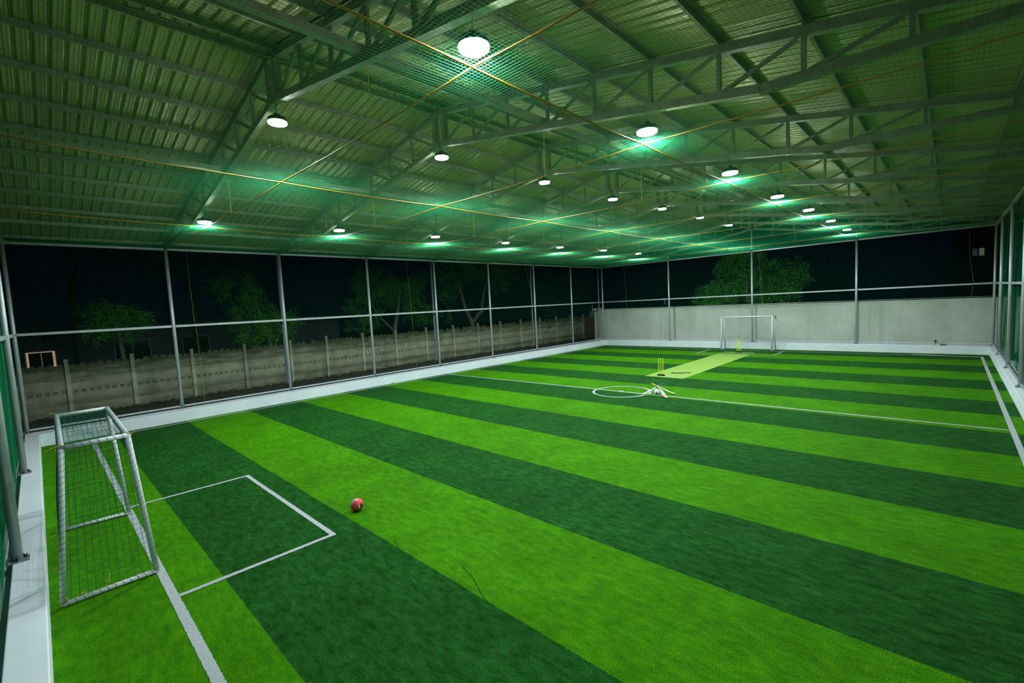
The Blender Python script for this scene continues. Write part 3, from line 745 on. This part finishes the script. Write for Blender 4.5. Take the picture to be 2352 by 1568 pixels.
tag(MB().sphere((10.02, 28.02, .040), .034, 16, 10).build('tennis_ball', M['neon'], at=(10.02, 28.02, .006), smooth=True), 'small yellow ball beside the far stumps', 'ball')
# odds and ends on the kerb and turf
m = MB().tube([(20.12,29.45,.012),(19.6,29.33,.012),(19.0,29.42,.02),(18.4,29.62,.012),(17.8,29.66,.012)], .012, 6)
tag(m.build('loose_cord', M['line'], at=(19, 29.5, .01)), 'loose white cord lying by the far right corner of the pitch', 'cord')
tag(MB().box(18.78, 19.02, 30.75, 30.9, HK, HK+.05).box(18.82, 18.98, 30.78, 30.87, HK+.05, HK+.07).build('plastic_tray', mat('green_plastic', (.01,.18,.08), .5), at=(18.9, 30.8, HK)), 'small green plastic tray on the far kerb', 'tray')
tag(MB().sphere((18.62, 31.0, HK+.19), .055, 12, 8, (1,.6,1)).tube([(18.62,31.0,HK+.15),(18.62,31.02,HK)], .012, 6).build('spotlight', M['black'], at=(18.62, 31.0, HK)), 'small black fixture on the far kerb left of the green tray', 'fixture')
m = MB(); pp = [(11.7+rng.uniform(-.12,.12), .07+rng.uniform(-.05,.05), rng.uniform(.005,.06)) for _ in range(14)]
m.add([(q[1], q[0], q[2]) for q in pp], [(i, i+1, i+2) for i in range(12)])
tag(m.build('crumpled_wrapper', mat('blue_wrapper', (.05,.35,.45), .4), at=(.07, 11.7, 0)), 'crumpled blue wrapper at the foot of the left kerb', 'wrapper')
# dropped black cord on the dark turf is left as a pressed seam

# ------------------------------------------------------------ precast panel wall on the left
XW = -5.97; wy = [-5.7, -3.5, -1.25, .92, 2.92, 5.05, 7.22, 9.38, 11.30, 13.49, 15.72, 18.04, 20.34, 22.66, 24.96, 27.3, 29.7, 32.0, 36.03]
wy = wy[:-1] + [34.0, 36.03]
pw = thing('panel_wall', (XW, 15, 0), 'weathered grey precast concrete panel wall with scalloped top beyond the left fence', 'wall')
for i, y in enumerate(wy):
    zt = 2.2 + (.06 if i > 7 else 0) + rng.uniform(-.01, .01); tl = rng.uniform(-.012, .012)
    MB().beam((XW+.03, y, -.05), (XW+.03+tl, y+tl, zt), .13, .15, (1,0,0)).build('post', M['ppost'], pw)
for i in range(len(wy)-1):
    a, b = wy[i]+.06, wy[i+1]-.06; m = MB(); dz = (.03 if i > 6 else 0); Lb = b-a
    for z0, z1, e in ((-.05, .40, 0), (.41, .80, .006)): m.box(XW-.03+e, XW+.03+e, a, b, z0, z1)
    m.box(XW-.03, XW+.03, a, b, .805, .865); m.box(XW-.03, XW+.03, a, b, .895, .93); m.box(XW-.03, XW+.03, a, b, .96, 1.02)
    ns = max(3, int(round(Lb/.24))); pitch = Lb/ns
    for z0, z1 in ((.865, .895), (.93, .96)):
        for k in range(ns+1):
            c = a + k*pitch; m.box(XW-.03, XW+.03, max(a, c-.035), min(b, c+.035), z0, z1)
    if i % 4 == 1: m.box(XW-.031, XW+.028, a+pitch*2.2, a+pitch*2.6, .895, .93)
    m.box(XW-.025, XW+.035, a, b, 1.03, 1.42); m.box(XW-.03, XW+.03, a, b, 1.43, 1.80+dz)
    ks = max(4, int(round(Lb/.27))); pk = Lb/ks
    for k in range(ks):
        c = a+(k+.5)*pk; hh = .16+.09*math.sin(pi*(k+.5)/ks) + rng.uniform(-.03, .03); hh = .09 if rng.random() < .08 else hh; n = 10
        top = [(c+pk/2*math.cos(pi-pi*j/n), 1.80+dz+hh*math.sin(pi*j/n)**.6) for j in range(n+1)]
        vs = [(XW-.03, y, z) for y, z in top] + [(XW+.03, y, z) for y, z in top]; q = n+1
        fs = [tuple(range(q-1, -1, -1)), tuple(range(q, 2*q))] + [(j, j+1, q+j+1, q+j) for j in range(n)]
        m.add(vs, fs)
    m.build('panel', M['panel'], pw)
# rubble footing
m = MB()
y = -4.0
while y < 35.5:
    w = rng.uniform(.14, .24); h = rng.uniform(.05, .12); x = XW+.16+rng.uniform(0, .22)
    m.beam((x, y, h/2-.03), (x+.11, y+rng.uniform(-.02,.02), h/2-.03), w*.9, h); y += w*rng.uniform(1, 1.6)
tag(m.build('brick_footing', M['rubble']), 'row of broken bricks and rubble at the foot of the panel wall', 'rubble', kind='stuff')
tag(MB().tube([(-6.3, 38.2, -.05), (-6.3, 38.2, 3.05)], .05, 10).build('vent_pipe', mat('white_pvc', (.55,.6,.6), .5), at=(-6.3, 38.2, 0)), 'white vertical pipe standing behind the brick wall', 'pipe')

# ------------------------------------------------------------ trees
def tree(name, base, trunk, blobs, lab, nleaf, mt, seed, grp='trees outside the fence', size=.085):
    g = np.random.default_rng(seed)
    t = thing(name, base, lab, 'tree', grp)
    m = MB()
    for pts, r0, r1 in trunk:
        n = len(pts); m.tube(pts, r0, 8, rs=[r0+(r1-r0)*i/(n-1) for i in range(n)])
    m.build('trunk', M['bark2'] if mt is M['leaf2'] else M['bark'], t, smooth=True)
    Vs = []
    tot = sum(b[3]*b[4]*b[5] for b in blobs)
    for cx, cy2, cz, rx, ry, rz in blobs:
        n = int(1.7*nleaf*rx*ry*rz/tot); nc = max(4, n//45)
        # sprays: clusters of leaflets near the blob shell
        d = g.normal(size=(nc, 3)); d /= np.linalg.norm(d, axis=1, keepdims=True); rad = g.uniform(.35, 1.0, (nc, 1))**.5
        C = np.array([cx, cy2, cz]) + d*rad*np.array([rx, ry, rz])
        for c, dd in zip(C, d):
            k = 45; ax = dd + g.normal(size=3)*.5; ax[2] -= .35; ax /= np.linalg.norm(ax)
            s = g.uniform(0, 1, (k, 1)); side = g.normal(size=(k, 3)); P = c + ax*(s-.5)*.62 + side*.10*(1.1-s*.5)
            ld_ = ax*.6 + side/np.linalg.norm(side, axis=1, keepdims=True); ld_ /= np.linalg.norm(ld_, axis=1, keepdims=True)
            wv = np.cross(ld_, g.normal(size=(k, 3))); wv /= np.linalg.norm(wv, axis=1, keepdims=True)
            sz = size*g.uniform(.6, 1.3, (k, 1))
            Vs.append(np.stack([P, P+ld_*sz*.5+wv*sz*.19, P+ld_*sz, P+ld_*sz*.5-wv*sz*.19], 1).reshape(-1, 3))
    V = np.concatenate(Vs); F = np.arange(len(V)).reshape(-1, 4)
    o = build_np('foliage', V, F, mt, t); return t
tree('tree', (-9.6, 2.9, 0), [([(-9.6,2.9,-.1),(-9.5,3.0,1.8),(-9.2,2.9,3.2),(-8.9,2.6,3.9)], .13, .05)],
     [(-8.9,2.7,3.95,.8,1.0,.45), (-9,3.7,3.7,.6,.5,.4), (-8.9,2.1,3.2,.7,.5,.3), (-9,3.4,3.05,.5,.5,.28)], 'small pale green tree left of the first fence post', 3800, M['leaf'], 1)
tree('tree', (-13, 2.0, 0), [([(-13,2.0,-.1),(-12.8,1.6,2.5),(-12.7,1.6,5),(-12.5,2.0,7)], .22, .07), ([(-12.8,1.6,2.5),(-12.9,-.4,4.4),(-13,-1,6)], .12, .04)],
     [(-12.6,3.5,7.6,1.8,2.6,1.0), (-12.8,0,7,1.5,2.2,1.2), (-12.6,1.5,5.2,1,1.6,.7)], 'dim tall tree with a leaning trunk at the far left', 5200, M['leaf2'], 2)
tree('tree', (-9.4, 9.6, 0), [([(-9.4,9.6,-.1),(-9.3,9.6,1.6),(-9.1,9.2,3.0),(-9,8.8,4.6)], .16, .05), ([(-9.3,9.6,1.6),(-9.0,10.2,2.8),(-8.9,10.6,3.4)], .09, .03)],
     [(-9,8.6,3.6,1.1,1.3,1.0), (-8.9,10.0,2.9,1,1.0,.8), (-9.1,8.0,5.1,1,1.3,.8), (-8.3,8.7,2.2,.7,.9,.35), (-9,10.7,3.4,.7,.6,.6), (-7.6,8.3,2.45,.8,.9,.45), (-8.2,9.4,3.2,.7,.9,.6)],
     'broad green tree leaning over the panel wall around the second left fence post', 8200, M['leaf'], 3)
tree('tree', (-12.8, 6.6, 0), [([(-12.8,6.6,-.1),(-12.4,6.6,3),(-11.2,6.4,5.5),(-10,6.6,6.6)], .18, .05)],
     [(-10,5.2,6.5,1.1,1.1,.9), (-10.1,7.6,6.9,1.1,1.6,.9), (-10,9.2,6.3,.8,.8,.6)], 'tall dark tree high between the first and second left posts', 4600, M['leaf2'], 4)
tree('tree', (-9.0, 17.6, 0), [([(-9,17.6,-.1),(-9,17.6,2.2),(-8.95,17.9,3.4),(-8.9,18.2,5.0)], .22, .07), ([(-9,17.6,2.0),(-9,16.6,3.0),(-9,15.8,4.2)], .10, .04)],
     [(-9,16.2,5.3,1.3,1.5,1.1), (-9,18.4,4.6,1.2,1.6,1.3), (-8.9,15.4,3.7,1,1.3,.9), (-8.8,19.6,3.2,.9,1.2,.9), (-9,19.9,5.6,1.0,.9,.8), (-8.8,15.0,2.6,.9,1,.5)],
     'bushy green tree behind the third left fence post', 10500, M['leaf'], 5)
tree('tree', (-9.0, 24.9, 0), [([(-9,24.9,-.1),(-9,24.8,2.2),(-9,24.1,3.6),(-9,23.6,5.6)], .24, .09), ([(-9,24.8,2.1),(-8.95,25.9,3.2),(-8.9,26.2,4.6),(-8.9,26.8,5.8)], .16, .06), ([(-9,24.8,2.1),(-9,25.9,2.9),(-9,27,3.6)], .08, .03)],
     [(-9,23.4,6.4,1.4,1.8,1.3), (-9,26.6,6.8,1.5,2.2,1.3), (-8.9,29.3,6.2,1.2,1.5,1.0), (-8.9,22.5,4.8,1.1,.9,.9), (-8.9,27.6,5.2,1,1.5,.6), (-8.9,22.4,3.0,.8,.8,.6)],
     'large tree with a pale forked trunk behind the fourth left fence post', 10500, M['leaf'], 6)
tree('tree', (-9.5, 36, 0), [([(-9.5,36,-.1),(-9.5,36.4,2.5),(-9.4,36.2,5),(-9.3,36.5,7)], .2, .06)],
     [(-9.5,33.5,5.6,1.4,2.4,1.6), (-9.5,37,6.2,1.4,2.6,1.6), (-9.4,35.5,3.4,1.3,2.8,1.0), (-9.3,40,5,1.2,2,1.4)], 'dim dark tree behind the net near the far left corner', 8000, M['leaf2'], 7)
tree('tree', (8.9, 35.2, 0), [([(8.9,35.2,-.1),(8.9,35.1,2),(8.8,35,3.4),(8.7,34.8,5.2)], .2, .05), ([(8.9,35.1,2.2),(7.6,34.6,3),(6.6,34.2,3.4)], .10, .03), ([(8.9,35.1,2.4),(10.4,35,3.2),(11.6,35,3.8)], .10, .03)],
     [(8.6,34.8,5.3,2.0,1.2,1.0), (6.9,34.2,3.6,1.5,1.0,.75), (11.0,35,4.4,1.6,1.1,1.2), (9.3,34.6,3.7,1.8,1.1,.9), (7.4,33.4,2.75,1.3,.8,.45), (10.8,34.2,3.0,1.4,.8,.5), (6.3,33.8,3.1,.9,.7,.45), (7.35,32.7,2.5,.5,.55,.35)],
     'round leafy tree overhanging the far concrete wall behind the far goal', 15000, M['leaf3'], 8, size=.12)

# ------------------------------------------------------------ buildings beyond
b = thing('house', (-15, 4, 0), 'dim grey single storey house with a lit window behind the left panel wall', 'house')
MB().box(-16, -14.05, -6, 16, -.1, 3.3).build('wall', M['facade'], b)
MB().box(-16.3, -13.6, -6.3, 16.3, 3.3, 3.42).build('roof_slab', M['facade'], b)
f = MB()
for y0, y1, z0, z1 in ((-.30, .84, 1.45, 2.36),):
    f.box(-14.06, -13.98, y0, y1, z1-.04, z1).box(-14.06, -13.98, y0, y1, z0, z0+.04)
    for k in range(3): yy = y0+(y1-y0-.04)*k/2; f.box(-14.06, -13.98, yy, yy+.04, z0, z1)
f = f.build('window', M['frame'], b); MB().box(-14.052, -14.03, -.26, .80, 1.49, 2.32).build('pane', M['glass'], f)
MB().box(-14.03, -14.0, -.24, -.16, 1.5, 2.3).box(-14.03, -14.0, .26, .30, 1.5, 2.3).box(-14.03, -14.0, .70, .79, 1.5, 2.3).box(-14.03,-14.0,-.16,.7,2.26,2.3).build('curtain', M['curtain'], f)
for y0, y1 in ((3.1, 4.7), (6.2, 7.6), (10.3, 12.0)):
    g = MB().box(-14.06, -13.98, y0, y0+.05, 1.2, 2.6).box(-14.06, -13.98, y1-.05, y1, 1.2, 2.6).box(-14.06, -13.98, y0, y1, 2.55, 2.6).box(-14.06, -13.98, (y0+y1)/2-.02, (y0+y1)/2+.02, 1.2, 2.6).build('window', M['pipe'], b)
    MB().box(-14.052, -14.03, y0+.05, y1-.05, 1.2, 2.55).build('pane', M['glass'], g)
b = thing('apartment_block', (19, 58, 0), 'far dark apartment block with two small lit windows at upper right', 'building')
MB().box(19.2, 26, 55.1, 62, -.1, 12).build('wall', M['facade2'], b)
for x0, x1, mt, lab in ((20.40, 20.70, 'winblue', 'dim blue window'), (20.79, 21.09, 'winlit', 'brighter pale yellow barred window')):
    g = MB().box(x0-.03, x1+.03, 55.02, 55.1, 5.50, 5.53).box(x0-.03, x1+.03, 55.02, 55.1, 6.13, 6.17)
    for k in range(5): g.box(x0, x1, 55.03, 55.05, 5.58+.11*k, 5.595+.11*k)
    for k in range(4): g.box(x0-.0+(x1-x0)*k/3-.008, x0+(x1-x0)*k/3+.008, 55.03, 55.05, 5.53, 6.13)
    g = g.build('window', M['pipe'] if mt == 'winblue' else M['frame'], b); g['label'] = lab
    MB().box(x0, x1, 55.06, 55.09, 5.53, 6.13).build('pane', M[mt], g)
b = thing('distant_tower', (-9.1, 60, 0), 'tiny blue lit mast beyond the far wall, left of the leftmost far fence post', 'mast')
MB().box(-9.4, -9.3, 60, 60.1, 0, 3.9).box(-8.9, -8.8, 60, 60.1, 0, 3.6).box(-9.4, -8.8, 60, 60.1, 3.0, 3.06).box(-9.4, -8.8, 60, 60.1, 2.4, 2.46).build('frame', M['pipe'], b)
MB().box(-9.14, -9.06, 59.98, 60.0, 2.5, 3.4).build('light', M['bluewin'], b)
